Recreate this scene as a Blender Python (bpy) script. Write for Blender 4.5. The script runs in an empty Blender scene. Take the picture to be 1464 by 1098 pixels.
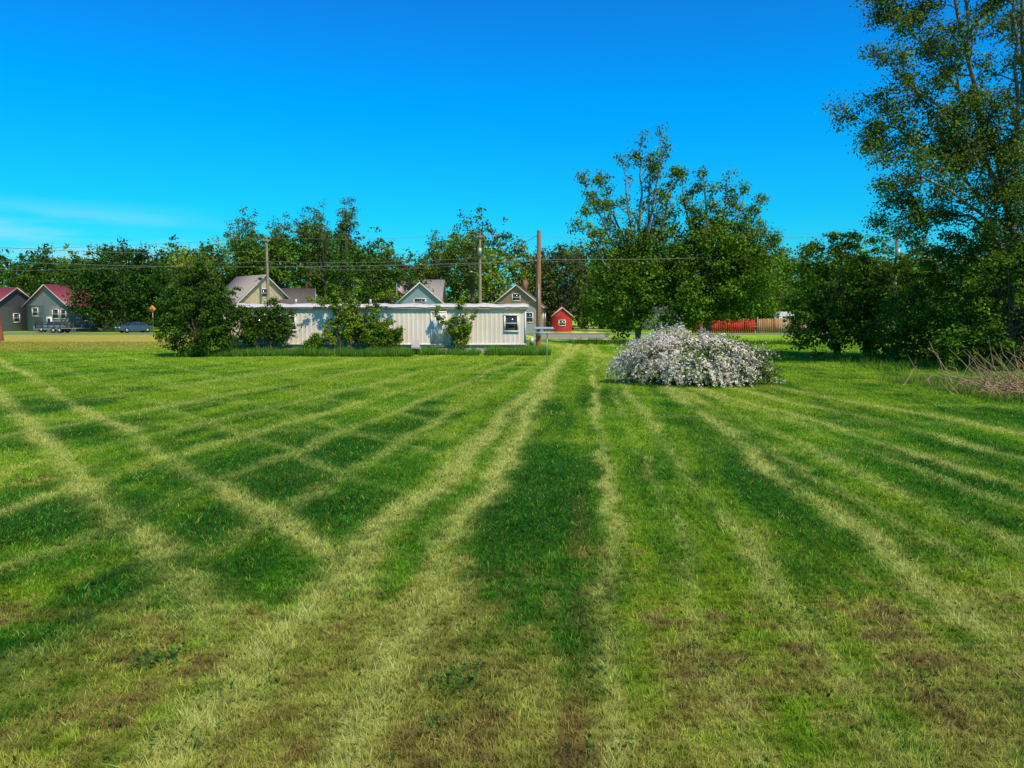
import bpy, math, numpy as np
from mathutils import Vector
R = np.random.default_rng(7)
sc = bpy.context.scene
COL = sc.collection

# ---------------------------------------------------------------- helpers
def link(o):
    COL.objects.link(o); return o

def attr_mat(name, trans=0.3, rough=0.6, spec=0.3, noise=None):
    m = bpy.data.materials.new(name); m.use_nodes=True
    nt=m.node_tree; nt.nodes.clear()
    out=nt.nodes.new('ShaderNodeOutputMaterial')
    a=nt.nodes.new('ShaderNodeAttribute'); a.attribute_name='Col'
    p=nt.nodes.new('ShaderNodeBsdfPrincipled')
    p.inputs['Roughness'].default_value=rough
    p.inputs['Specular IOR Level'].default_value=spec
    col=a.outputs['Color']
    if noise:
        tc=nt.nodes.new('ShaderNodeTexCoord')
        n=nt.nodes.new('ShaderNodeTexNoise'); n.inputs['Scale'].default_value=noise
        n.inputs['Detail'].default_value=8; n.inputs['Roughness'].default_value=0.75
        nt.links.new(tc.outputs['Object'],n.inputs['Vector'])
        mr=nt.nodes.new('ShaderNodeMapRange')
        mr.inputs[1].default_value=0.3; mr.inputs[2].default_value=0.7
        mr.inputs[3].default_value=0.45; mr.inputs[4].default_value=1.55
        nt.links.new(n.outputs['Fac'],mr.inputs[0])
        mx=nt.nodes.new('ShaderNodeVectorMath'); mx.operation='SCALE'
        nt.links.new(col,mx.inputs[0]); nt.links.new(mr.outputs[0],mx.inputs['Scale'])
        col=mx.outputs[0]
        b=nt.nodes.new('ShaderNodeBump'); b.inputs['Strength'].default_value=0.5; b.inputs['Distance'].default_value=0.04
        nt.links.new(n.outputs['Fac'],b.inputs['Height']); nt.links.new(b.outputs[0],p.inputs['Normal'])
    nt.links.new(col,p.inputs['Base Color'])
    if trans>0:
        t=nt.nodes.new('ShaderNodeBsdfTranslucent'); nt.links.new(col,t.inputs['Color'])
        mix=nt.nodes.new('ShaderNodeMixShader'); mix.inputs[0].default_value=trans
        nt.links.new(p.outputs[0],mix.inputs[1]); nt.links.new(t.outputs[0],mix.inputs[2])
        nt.links.new(mix.outputs[0],out.inputs[0])
    else:
        nt.links.new(p.outputs[0],out.inputs[0])
    return m

def mat(name, col, rough=0.7, var=0.25, scale=3.0, metal=0.0, spec=0.4, stretch=(1,1,1), col2=None, bump=0.0, lap=0):
    m = bpy.data.materials.new(name); m.use_nodes=True
    nt=m.node_tree; p=nt.nodes['Principled BSDF']
    p.inputs['Roughness'].default_value=rough; p.inputs['Metallic'].default_value=metal
    p.inputs['Specular IOR Level'].default_value=spec
    tc=nt.nodes.new('ShaderNodeTexCoord'); mp=nt.nodes.new('ShaderNodeMapping')
    mp.inputs['Scale'].default_value=stretch
    nt.links.new(tc.outputs['Object'],mp.inputs[0])
    n=nt.nodes.new('ShaderNodeTexNoise'); n.inputs['Scale'].default_value=scale
    n.inputs['Detail'].default_value=7; n.inputs['Roughness'].default_value=0.65
    nt.links.new(mp.outputs[0],n.inputs['Vector'])
    r=nt.nodes.new('ShaderNodeValToRGB')
    c2=col2 if col2 else tuple(c*(1-var) for c in col)
    r.color_ramp.elements[0].position=0.35; r.color_ramp.elements[0].color=(*c2,1)
    r.color_ramp.elements[1].position=0.6; r.color_ramp.elements[1].color=(*col,1)
    nt.links.new(n.outputs['Fac'],r.inputs[0])
    nt.links.new(r.outputs[0],p.inputs['Base Color'])
    if lap>0:
        w=nt.nodes.new('ShaderNodeTexWave'); w.wave_type='BANDS'; w.bands_direction='Z'; w.wave_profile='SAW'
        w.inputs['Scale'].default_value=lap
        nt.links.new(tc.outputs['Object'],w.inputs['Vector'])
        b=nt.nodes.new('ShaderNodeBump'); b.inputs['Distance'].default_value=0.03
        nt.links.new(w.outputs['Fac'],b.inputs['Height']); nt.links.new(b.outputs[0],p.inputs['Normal'])
    elif bump>0:
        b=nt.nodes.new('ShaderNodeBump'); b.inputs['Distance'].default_value=bump
        nt.links.new(n.outputs['Fac'],b.inputs['Height']); nt.links.new(b.outputs[0],p.inputs['Normal'])
    return m

def build(name, parts, mats, smooth=False, parent=None):
    """parts: (verts Nx3, faces Mxk, matidx, col(3,) or Nx3)"""
    vo=0; V=[];L=[];LS=[];LT=[];MI=[];C=[];lo=0
    for v,f,mi,c in parts:
        v=np.asarray(v,dtype=np.float32); f=np.asarray(f,dtype=np.int32)
        if len(v)==0: continue
        V.append(v); k=f.shape[1]; L.append((f+vo).ravel())
        LS.append(lo+np.arange(len(f))*k); LT.append(np.full(len(f),k)); MI.append(np.full(len(f),mi))
        c=np.asarray(c,dtype=np.float32)
        if c.ndim==1: c=np.tile(c,(len(v),1))
        C.append(c); vo+=len(v); lo+=f.size
    V=np.concatenate(V);L=np.concatenate(L);LS=np.concatenate(LS);LT=np.concatenate(LT);MI=np.concatenate(MI);C=np.concatenate(C)
    me=bpy.data.meshes.new(name)
    me.vertices.add(len(V)); me.vertices.foreach_set('co',V.ravel())
    me.loops.add(len(L)); me.loops.foreach_set('vertex_index',L.astype(np.int32))
    me.polygons.add(len(LS)); me.polygons.foreach_set('loop_start',LS.astype(np.int32))
    try: me.polygons.foreach_set('loop_total',LT.astype(np.int32))
    except Exception: pass
    me.polygons.foreach_set('material_index',MI.astype(np.int32))
    if smooth: me.polygons.foreach_set('use_smooth',np.ones(len(LS),dtype=bool))
    a=me.color_attributes.new('Col','FLOAT_COLOR','POINT')
    a.data.foreach_set('color',np.concatenate([C,np.ones((len(C),1),np.float32)],1).ravel())
    for m in mats: me.materials.append(m)
    me.update(calc_edges=True)
    if len(V)<20000: me.validate()
    o=bpy.data.objects.new(name,me); link(o)
    if parent: o.parent=parent
    return o

def unit(v): return v/np.maximum(np.linalg.norm(v,axis=-1,keepdims=True),1e-9)

def tube(pts, rad, k=6):
    pts=np.asarray(pts,float); n=len(pts); rad=np.asarray(rad,float)
    t=np.gradient(pts,axis=0); t=unit(t)
    ref=np.array([0.31,0.95,0.05]); 
    u=unit(np.cross(t,ref)); w=np.cross(t,u)
    a=np.linspace(0,2*math.pi,k,endpoint=False)
    v=(pts[:,None,:]+rad[:,None,None]*(np.cos(a)[None,:,None]*u[:,None,:]+np.sin(a)[None,:,None]*w[:,None,:])).reshape(-1,3)
    i=np.arange(n-1)[:,None]*k; j=np.arange(k)[None,:]; j2=(j+1)%k
    f=np.stack([i+j,i+j2,i+k+j2,i+k+j],-1).reshape(-1,4)
    return v,f

def box(c,s,rz=0.0):
    x,y,z=s[0]/2,s[1]/2,s[2]/2
    v=np.array([(-x,-y,-z),(x,-y,-z),(x,y,-z),(-x,y,-z),(-x,-y,z),(x,-y,z),(x,y,z),(-x,y,z)],float)
    if rz:
        cr,sr=math.cos(rz),math.sin(rz); v=np.stack([v[:,0]*cr-v[:,1]*sr,v[:,0]*sr+v[:,1]*cr,v[:,2]],1)
    return v+np.array(c), np.array([(0,3,2,1),(4,5,6,7),(0,1,5,4),(1,2,6,5),(2,3,7,6),(3,0,4,7)])
def cyl(c0,c1,r0,r1=None,k=16):
    r1=r0 if r1 is None else r1
    c0=np.array(c0,float);c1=np.array(c1,float); e=(c1-c0)*1e-3
    return tube([c0,c0+e,c1-e,c1],[1e-4,r0,r1,1e-4],k)

_T=np.random.default_rng(3).random((256,256))
def vn(x,y,s,off=0):
    gx=x/s+off*17.3; gy=y/s+off*9.1
    ix=np.floor(gx).astype(int); iy=np.floor(gy).astype(int); fx=gx-ix; fy=gy-iy
    fx=fx*fx*(3-2*fx); fy=fy*fy*(3-2*fy)
    a=_T[ix&255,iy&255];b=_T[(ix+1)&255,iy&255];c=_T[ix&255,(iy+1)&255];d=_T[(ix+1)&255,(iy+1)&255]
    return (a*(1-fx)+b*fx)*(1-fy)+(c*(1-fx)+d*fx)*fy
def fbm(x,y,s,off=0,o=4):
    r=0;amp=1;tot=0
    for i in range(o):
        r=r+amp*vn(x,y,s/(2**i),off+i); tot+=amp; amp*=0.55
    return r/tot
def ss(a,b,x):
    t=np.clip((x-a)/(b-a),0,1); return t*t*(3-2*t)
def mixc(a,b,t): return a*(1-t[:,None])+b*t[:,None]

# ---------------------------------------------------------------- lawn colour
DK=np.array((0.028,0.145,0.010)); MID=np.array((0.100,0.310,0.012)); YG=np.array((0.30,0.44,0.020))
PALE=np.array((0.64,0.68,0.15)); BR=np.array((0.34,0.235,0.075)); STR=np.array((0.52,0.46,0.10))
# (offset, slope, half width, strength) of the pale wheel tracks, x = offset + slope*y
STR1=[(-2.6,.130,.20,1.0),(-1.45,.100,.17,1.0),(0.3,.100,.10,.75),(1.15,.09,.08,.35),(1.95,.075,.11,.6),(3.3,.08,.15,.75),(4.5,.02,.10,.4),(5.5,.0,.14,.6),
      (6.9,-.03,.12,.45),(8.2,-.07,.16,.7),(10.6,-.12,.17,.7),(13.2,-.16,.2,.65),(-4.4,.15,.14,.4),(-6.2,.16,.15,.4),(-8.2,.18,.18,.45),(-10.5,.2,.2,.4),(-13.5,.2,.24,.45),(-17,.2,.28,.45)]
def along(x,y):
    """streaky noise stretched along the mowing direction"""
    return fbm((x-.1*y)*1.0,y*.13,.34,71,4)
def zone(x,y):
    wob=(fbm(x,y,2.5,5,3)-.5)*.5+(fbm(x,y,.35,8,3)-.5)*.30
    m=np.zeros_like(x)
    brk=.35+.85*ss(.30,.58,fbm(x,y*.6,1.5,61,4))
    for k,(a,b,w,s) in enumerate(STR1):
        dd=np.abs(x-(a+b*y)+wob); ww=w*(1+y*.013)
        m=np.maximum(m,s*np.exp(-(dd/ww)**2)*(brk if k>1 else np.clip(brk+.25,.7,1.1)))
    left=ss(0.3,-0.6,x-(.13*y-2.6))
    t=(x+.78*y)/1.27+wob
    m2=0
    for tc,sg,wd in ((1.73,.9,.22),(3.3,.95,.20),(-.2,.35,.2),(5.1,.35,.15),(7.2,.3,.15),(9.4,.35,.17),(12,.3,.2)):
        m2=np.maximum(m2,sg*np.exp(-((t-tc)/wd)**2))
    m2=m2*left*ss(5.0,7,y)*np.clip(brk+.1,0,1.1)
    t3=(x*.25+y)+wob*2
    ph3=np.abs((t3%4.3)-2.1)
    m3=np.exp(-(ph3/.3)**2)*.20*ss(10,15,y)*brk
    return np.maximum(np.maximum(m,m2),m3)
CLOVER=[(.45,11,.55,3.6,1),(-3.8,13.5,1.6,3.5,.9),(-5.6,9.3,1.6,1.3,1),(-2.2,10.4,.7,2.0,.7),(2.4,12.5,.5,3,.5),(6.4,11.5,.8,3,.7),(9,14,.9,3,.7),(-2.6,7.2,.5,1.0,.6),(3.6,9.5,.5,2,.4),(-9,16,2,2.2,.6),(.1,20,.5,7,.8),(2.9,24,.6,7,.5),(.4,6.2,.5,1.2,.35),(12,17,1,3,.6),(-13,20,2,3,.5)]
def lawn(x,y):
    n1=fbm(x,y,3.2,1,4); n2=fbm(x,y,.9,2,5); n3=fbm(x,y,9,3,3); n4=fbm(x,y,.2,4,3); sk=along(x,y)
    ph=(x-.1*y-.3)/1.75+(n2-.5)*.2
    band=ss(-.3,.3,np.sin(ph*math.pi))
    cl=np.zeros_like(x)
    for cx,cy,rx,ry,s in CLOVER:
        cl=np.maximum(cl,s*np.exp(-(((x-cx-.1*(y-cy))/rx)**2+((y-cy)/ry)**2)))
    cl=np.clip(cl*(.4+1.2*n2),0,1)
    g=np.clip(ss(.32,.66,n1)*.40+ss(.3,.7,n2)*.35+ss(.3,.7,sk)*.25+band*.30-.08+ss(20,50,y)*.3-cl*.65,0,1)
    c=mixc(DK,MID,g)
    yel=ss(.40,.68,n2*.3+sk*.28+n3*.42+band*.06+.07*ss(18,40,y)+.06*ss(9,5,y)-.25*cl)
    c=mixc(c,YG,yel*.8)
    dry=ss(.47,.65,n1*.3+n2*.2+sk*.25+n4*.25+.11*ss(9.5,4.5,y)-.07*ss(9,14,y)-.25*cl-.04*band)
    c=mixc(c,STR*.85+BR*.15,dry*.7)
    soil=ss(.60,.71,n2*.42+n4*.35+sk*.23+.075*ss(8,4.2,y)-.2*ss(8,13,y)-.2*cl)
    c=mixc(c,BR*.8,soil*.8)
    ln=np.exp(-((x-(0.0+.095*y)+(n2-.5)*.3)/.12)**2)*ss(13,6,y)
    c=mixc(c,BR*.75,ln*.6*ss(.35,.6,n2))
    st=zone(x,y)*(.40+.6*n4+.5*sk+.2*(n2-.5))*ss(3.5,6,y+1.2)
    c=mixc(c,PALE,np.clip(st,0,.88))
    dl=ss(44,62,y)*ss(-22,-32,x)*ss(98,92,y)
    c=mixc(c,np.array((.42,.30,.07)),dl*np.clip(.35+n2,0,1)*.85)
    return c

def ground_h(x,y):
    return (fbm(x,y,6,31,3)-.5)*.10*ss(70,50,y)*ss(60,40,np.abs(x))

# ---------------------------------------------------------------- ground
ys=np.concatenate([[-1500,-600,-200,-80,-30,-12,-5,0,1.5],np.geomspace(2.5,98,620),[104,112,125,145,170,220,350,700,1500,3000]])
xi=np.linspace(-1,1,560); xs=np.sinh(xi*3.6)/np.sinh(3.6)*75
xs=np.concatenate([[-3000,-1200,-500,-250,-140,-95],xs,[95,140,250,500,1200,3000]])
X,Y=np.meshgrid(xs,ys); nx=len(xs); ny=len(ys)
x=X.ravel();y=Y.ravel()
gc=lawn(x,y)
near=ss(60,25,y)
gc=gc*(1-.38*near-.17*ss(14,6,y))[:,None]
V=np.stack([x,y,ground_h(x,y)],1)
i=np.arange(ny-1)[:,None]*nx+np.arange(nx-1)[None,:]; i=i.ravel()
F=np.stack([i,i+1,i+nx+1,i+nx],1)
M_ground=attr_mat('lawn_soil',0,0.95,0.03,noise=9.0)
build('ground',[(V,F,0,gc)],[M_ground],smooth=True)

# ---------------------------------------------------------------- grass blades
M_grass=attr_mat('grass_blade',0.4,0.6,0.08)
def blades(x,y,h,w,col,lean=.5,rng=R):
    n=len(x); z=ground_h(x,y)-.005
    a=rng.uniform(0,2*math.pi,n); b=rng.uniform(0,2*math.pi,n); ln=np.abs(rng.normal(0,lean,n))*h
    dx=np.cos(a)*w/2; dy=np.sin(a)*w/2
    P0=np.stack([x-dx,y-dy,z],1);P1=np.stack([x+dx,y+dy,z],1)
    P2=np.stack([x+np.cos(b)*ln,y+np.sin(b)*ln,z+h],1)
    V=np.stack([P0,P1,P2],1).reshape(-1,3)
    C=np.stack([col*.5,col*.5,col*1.4],1).reshape(-1,3)  # blade shading put into the colour: dark root, bright tip
    return V,np.arange(3*n).reshape(-1,3),0,np.clip(C,0,.85)
N=1050000
u=R.random(N); e=.3; dmin,dmax=3.0,70.
d=(dmin**e+u*(dmax**e-dmin**e))**(1/e)
gx=R.uniform(-.80,.80,N)*d+R.uniform(-1,1,N); gy=d
tx=np.round(gx/.11)*.11+_T[(np.round(gx/.11).astype(int))&255,(np.round(gy/.11).astype(int))&255]*.09
ty=np.round(gy/.11)*.11+_T[(np.round(gy/.11).astype(int)+77)&255,(np.round(gx/.11).astype(int)+31)&255]*.09
pull=(R.random(N)<.5)*R.uniform(.3,.85,N)*ss(16,8,gy)
gx=gx+(tx-gx)*pull; gy=gy+(ty-gy)*pull
col=lawn(gx,gy)
tuft=.55+.9*_T[(np.round(tx*9).astype(int))&255,(np.round(ty*9).astype(int))&255]
br=(R.uniform(.5,1.6,N)*(1+(tuft-1)*ss(24,8,gy)))[:,None]
hue=R.random(N)
col=np.where((hue<.09)[:,None],col*.4+STR*.65,col)
col=np.where((hue>.90)[:,None],col*.4+YG*.6,col)*br
st=zone(gx,gy)
h=R.uniform(.018,.052,N)*(.7+.9*fbm(gx,gy,.5,12,3))*(1+.35*st); h*=(1+d*.006)
w=.0036+.00095*d*R.uniform(.6,1.2,N)
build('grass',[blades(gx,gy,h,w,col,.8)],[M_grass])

def leafquads(pos,nrm,size,col,aspect=.55,rng=R):
    n=len(pos)
    r=unit(rng.normal(size=(n,3))); u=unit(np.cross(nrm,r)); v=np.cross(nrm,u)
    s=np.asarray(size).reshape(-1,1)*np.ones((n,1))
    a=pos-u*s*.5; b=pos-v*s*.5*aspect-u*s*.08; c=pos+u*s*.5; d=pos+v*s*.5*aspect-u*s*.08
    V=np.stack([a,b,c,d],1).reshape(-1,3)
    return V,np.arange(4*n).reshape(-1,4),np.repeat(col,4,axis=0)
wc=[]
for k in range(260):
    dd=3.6+16*R.random()**1.3; wx=R.uniform(-.75,.75)*dd
    n=int(R.integers(4,12)); rr=R.uniform(.03,.13)
    wc.append(np.stack([wx+R.normal(0,rr,n),dd+R.normal(0,rr,n),R.uniform(.02,.06,n)],1))
for (wx,dd) in [(-2.55,5.2),(-2.45,5.3),(-2.65,5.25),(-.42,4.95),(-.3,5.0),(-.5,4.9),(2.5,6.0),(2.4,6.1),(2.8,4.9)]:
    n=36; wc.append(np.stack([wx+R.normal(0,.10,n),dd+R.normal(0,.09,n),R.uniform(.02,.09,n)],1))
wc=np.concatenate(wc); n=len(wc)
V,F,C=leafquads(wc,unit(R.normal(size=(n,3))*.7+[0,0,1]),R.uniform(.025,.055,n),np.array((.045,.15,.02))*R.uniform(.4,1.5,(n,1)),.45)
M_leaf=attr_mat('leaf',0.36,0.6,0.10)
M_bark=mat('bark',(.15,.115,.08),.9,.55,6,stretch=(1,1,.2),bump=.03)
M_barkl=mat('bark_grey',(.22,.19,.15),.9,.55,6,stretch=(1,1,.2),bump=.03)
build('broadleaf_weeds',[(V,F,0,C)],[M_leaf])

# ---------------------------------------------------------------- vegetation
def cloud(clumps,rad,n_per,size,base,rng=R,squash=.75,bvar=.42,yel=0.3):
    clumps=np.asarray(clumps); m=len(clumps)
    rad=np.ones(m)*rad
    cb=rng.uniform(1-bvar,1+bvar,m); cy=rng.random(m)*yel
    idx=np.repeat(np.arange(m),n_per); n=len(idx)
    kp=rng.random(n)<rng.uniform(.45,1.,m)[idx]; idx=idx[kp]; n=len(idx)
    d=unit(rng.normal(size=(n,3)))
    r=rng.random(n)**.45*rng.uniform(.7,1.35,n)
    sq=np.stack([rng.uniform(.7,1.3,m),rng.uniform(.7,1.3,m),squash*rng.uniform(.6,1.2,m)],1)
    pos=clumps[idx]+d*(rad[idx]*r)[:,None]*sq[idx]
    nr=unit(d*.9+rng.normal(size=(n,3))*.6+np.array([0,0,.55]))
    keep=pos[:,2]>.03; pos=pos[keep];nr=nr[keep];idx=idx[keep];r=r[keep]; n=len(pos)
    col=np.array(base)[None,:]*cb[idx][:,None]*rng.uniform(.6,1.4,(n,1))*(.6+.5*np.minimum(r,1))[:,None]  # inner shade painted in: leaf colour darkens towards the clump centre
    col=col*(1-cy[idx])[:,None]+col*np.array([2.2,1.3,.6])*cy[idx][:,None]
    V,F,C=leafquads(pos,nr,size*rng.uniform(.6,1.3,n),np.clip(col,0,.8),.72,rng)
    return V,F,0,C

def ell_clumps(c,r,n,rng=R,shell=.55,lo=-1.):
    d=unit(rng.normal(size=(n,3))); 
    ph=rng.uniform(0,6.28,6)
    lump=1+.12*np.sin(3*np.arctan2(d[:,1],d[:,0])+ph[0])+.11*np.sin(5*d[:,2]+4*d[:,0]+ph[1])+.10*np.sin(9*d[:,0]+7*d[:,2]+ph[2])+.10*rng.normal(size=n)
    t=shell+(1-shell)*rng.random(n)**.7
    p=np.array(c)+d*np.array(r)*(lump*t)[:,None]
    return p[p[:,2]>lo]

def limb_tree(limbs,rng=R,l2=2.6,n2=9,n3=4,up=.35,rfac=.35,start=.35,more=False,tw=1.0):
    parts=[];cl=[]
    def pl(p0,dirv,L,k,wig,upb):
        P=[np.array(p0)];dcur=unit(np.array(dirv,float))
        for i in range(k):
            dcur=unit(dcur+rng.normal(size=3)*wig+np.array([0,0,upb])); P.append(P[-1]+dcur*L/k)
        return np.array(P)
    for P,r0,r1 in limbs:
        P=np.array(P,float)
        t=np.linspace(0,len(P)-1,len(P)*3); Q=np.stack([np.interp(t,np.arange(len(P)),P[:,k]) for k in range(3)],1)
        Q[1:-1]+=rng.normal(size=Q[1:-1].shape)*.07
        rad=np.linspace(r0,r1,len(Q)); v,f=tube(Q,rad,7); parts.append((v,f,1,(.2,.2,.2)))
        for s in np.linspace(start,1,n2):
            q=s*(len(Q)-1); i=min(int(q),len(Q)-2); p=Q[i]+(Q[i+1]-Q[i])*(q-i); tg=unit(Q[i+1]-Q[i]); rr=np.interp(q,np.arange(len(Q)),rad)
            side=unit(np.cross(tg,rng.normal(size=3))); dirv=tg*.7+side*.95
            if s>.97: dirv=tg
            L=l2*(1.15-.5*s)*rng.uniform(.6,1.25)
            B=pl(p,dirv,L,5,.16,up*.25); v,f=tube(B,np.linspace(rr*rfac*1.5,.018*tw,6),5); parts.append((v,f,1,(.2,.2,.2)))
            for m in range(n3):
                j=int(rng.integers(2,6)); side=unit(rng.normal(size=3))
                Cc=pl(B[min(j,5)],unit(B[-1]-B[0])*.6+side*.9,L*.45*rng.uniform(.6,1.2),3,.2,up*.2)
                v,f=tube(Cc,np.linspace(.028*tw,.01*tw,4),3); parts.append((v,f,1,(.2,.2,.2)))
                cl.append(Cc[2]);cl.append(Cc[-1])
                if more: cl.append(Cc[1])
            cl.append(B[-1])
            if more: cl.append(B[3]);cl.append(B[4])
    return parts,np.array(cl)

GD=(.055,.135,.010); GM=(.090,.195,.012); GL=(.155,.275,.018)

def dense_tree(name,base,trunk_h,blobs,ncl,clr,nper,leaf,col,tr=.25,lo=.3,rng=R,yel=.3,bark=None):
    parts=[]; b=np.array(base,float)
    main=np.array(blobs[0][0])
    v,f=tube([b-[0,0,.1],b+(main-b)*[.2,.2,0]+[0,0,trunk_h*.5],b+(main-b)*[.6,.6,0]+[0,0,trunk_h],main],[tr*1.25,tr,tr*.8,tr*.3],9); parts.append((v,f,1,(.2,.2,.2)))
    tot=sum(bb[2] for bb in blobs)
    for c,r,wt in blobs:
        n=int(ncl*wt/tot); P=ell_clumps(c,r,n,rng,lo=lo)
        fork=b+(main-b)*[.5,.5,0]+[0,0,trunk_h*rng.uniform(.7,1)]
        for k in range(10):
            e=P[int(rng.integers(len(P)))]; mid=(fork+e)/2+rng.normal(size=3)*.3
            v,f=tube([fork,mid,e],[tr*.4,tr*.2,.02],5); parts.append((v,f,1,(.2,.2,.2)))
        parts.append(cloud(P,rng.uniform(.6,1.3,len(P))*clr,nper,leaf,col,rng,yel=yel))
    return build(name,parts,[M_leaf,bark or M_bark])

# --- distant belt of trees beyond the houses
prof=np.array([(-200,16),(-130,15),(-98,15),(-86,14.6),(-66,16),(-59,18.6),(-52.6,19.5),(-44.6,19),(-36,18.5),(-26,18),(-21.7,15),(-15,16.5),(-11,18.8),(-5.6,19.6),(1,16),(9,17.4),(16,17),(30,15.5),(49,14.2),(56,15.4),(67,17.4),(76,16.5),(110,17),(200,17)])
parts=[]
rr=np.random.default_rng(11)
def crown(cx,cy,top,wid,n,col,leaf,cl=1.5,nper=34):
    cz=top*.56; P=ell_clumps((cx,cy,cz),(wid,wid*.8,top*.46),n,rr,shell=.7,lo=.5)
    P=P[(P[:,1]<cy+wid*.35)]
    parts.append(cloud(P,rr.uniform(.5,1.3,len(P))*cl,nper,leaf,col,rr,bvar=.5))
    v,f=tube([(cx,cy,-.2),(cx,cy,top*.5)],[.35,.2],6); parts.append((v,f,1,(.2,.2,.2)))
for row,(yy,hs) in enumerate([(150,1.0),(136,.8),(172,1.1)]):
    xx=-190*yy/145
    while xx<190*yy/145:
        w=rr.uniform(2.4,6.6); cy=yy+rr.uniform(-5,5)
        top=np.interp(xx*145/cy,prof[:,0],prof[:,1]); top=2.5+(top-2.5)*cy/145
        top*=hs*rr.uniform(.74,1.09) if row<2 else rr.uniform(.75,.95)
        base=np.array([GD,GM,GL,GL,(.11,.15,.02)][int(rr.integers(5))])*rr.uniform(.7,1.2)
        crown(xx,cy,top,w,int(24*w),base,.55)
        xx+=w*rr.uniform(.9,1.3)
xs_=rr.uniform(-190,190,1500); P=np.stack([xs_,rr.uniform(126,134,1500),rr.uniform(.3,5,1500)],1)
parts.append(cloud(P,1.7,28,.6,(.05,.12,.012),rr))
build('distant_tree_line',parts,[M_leaf,M_bark])

dense_tree('deciduous_tree',(-57,112,0),3,[((-57,112,6.8),(6.4,5,5.9),1),((-61,111,5),(3.5,3,4.2),.5),((-52.5,111,5.4),(3,3,4.6),.5)],380,1.3,62,.38,(.04,.11,.010),tr=.35,yel=.12)
dense_tree('deciduous_tree',(-75,122,0),3,[((-75,122,7),(5,4,5.6),1),((-68,123,7),(5,4,5.4),1)],200,1.4,50,.48,GD,tr=.35,yel=.1)
dense_tree('deciduous_tree',(-48.5,116,0),3,[((-48.5,116,7.2),(3.6,3.5,4.4),1)],120,1.2,50,.40,(.17,.22,.02),tr=.25)
dense_tree('deciduous_tree',(-24,118,0),3,[((-24,118,7),(7,4,6),1),((-17,118,5.5),(4,4,4.6),.6)],280,1.4,50,.43,GD,tr=.3)
dense_tree('deciduous_tree',(-40,126,0),3,[((-40,126,9),(6,4,7.5),1)],200,1.4,50,.48,GM,tr=.3)
dense_tree('deciduous_tree',(8,122,0),3,[((8,122,7.5),(5,4,6.5),1)],150,1.4,50,.46,(.085,.11,.03),tr=.3,yel=.1)
dense_tree('deciduous_tree',(16,114,0),2,[((16,114,5),(5,4,4.6),1)],150,1.2,50,.40,GD,tr=.3)
dense_tree('deciduous_tree',(41,116,0),3,[((41,118.5,6.5),(5.5,4,5.5),1)],160,1.3,50,.40,GM,tr=.3,lo=2.6)
for (bx,by,H) in [(-44.5,126,18.2),(-34.5,128,19.8),(-28.5,127,20.6),(-39,127,18.6),(-31.5,129,19.2),(-6.5,128,16.8),(-12,130,16.2)]:
    lim=[]
    for k in range(9):
        a=R.uniform(0,6.28); s=R.uniform(1.0,3.4)
        lim.append(([(bx,by,0),(bx+.1*s*math.cos(a),by,H*.35),(bx+s*.6*math.cos(a),by+s*.5*math.sin(a),H*.68),(bx+s*math.cos(a),by+s*math.sin(a),H*R.uniform(.78,1.0))],.16,.05))
    pt,cl=limb_tree(lim,l2=2.0,n2=9,n3=3,start=.4,tw=1.6)
    pt.append(cloud(cl,.8,9,.30,GM,yel=.5)); build('deciduous_tree',pt,[M_leaf,M_bark])

# --- big tree pair right of centre
lim=[]
B=(11.0,66,0)
for P in [[B,(10.6,66,4),(8.6,65.5,8.6),(6.4,65,12.9)],[B,(10.8,66,4.5),(9.4,66,9.5),(7.8,66.5,12.9)],
          [B,(11.2,66,5),(11.0,66,10),(11.1,66,13.0),(10.9,66,16.2)],[B,(11.2,66,5),(11.8,65.5,10.5),(12.5,65,16.2)],
          [B,(11.0,66,4),(10.2,65,9),(9.6,65,14.0)],[B,(11.5,66.5,5),(12.8,66,9.5),(13.8,66,14.0)],
          [B,(10.5,65,3),(8,64,6.4),(6.3,63.5,9.8)],[B,(11.2,66,5),(12.0,67,9),(12.0,67,14.8)]]:
    lim.append((P,.2,.045))
pt,cl=limb_tree(lim,l2=2.0,n2=13,n3=4,start=.38,tw=1.6,up=.6)
topc=cl[(cl[:,2]>4)]
sel=R.random(len(topc))<np.where((topc[:,0]>8.4)&(topc[:,0]<12.6)&(topc[:,2]>9.6)&(topc[:,2]<14.6),.22,np.where(topc[:,2]>12.5,.8,.9))
pt.append(cloud(topc[sel],.68,28,.21,GM,yel=.5))
P=np.concatenate([ell_clumps((9.3,65.5,4.4),(3.0,3,3.8),150,lo=.7),ell_clumps((12,66,6.4),(3.2,3,3.2),120,lo=.9)])
pt.append(cloud(P,.85,80,.24,GM))
build('deciduous_tree',pt,[M_leaf,M_barkl])
lim=[]
B=(17,66.5,0)
for P in [[B,(17,66,4),(15.5,66,9),(14.6,66,13.2)],[B,(17.2,66,4),(17.6,66,8),(18.4,66,12.6)],[B,(17.5,66,4),(19.8,66,8),(21.2,66,11.6)],[B,(17,66,4),(16.6,65,9),(16.2,65,13.6)],[B,(17.5,66,3.5),(20.2,65,6),(22.2,65,8.6)],[B,(17.2,66,4),(18.6,66,8),(19.8,66,12.2)]]:
    lim.append((P,.22,.05))
pt,cl=limb_tree(lim,l2=2.0,n2=9,n3=3,start=.45,tw=1.4,up=.5)
pt.append(cloud(cl,.72,36,.21,GM,yel=.4))
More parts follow.
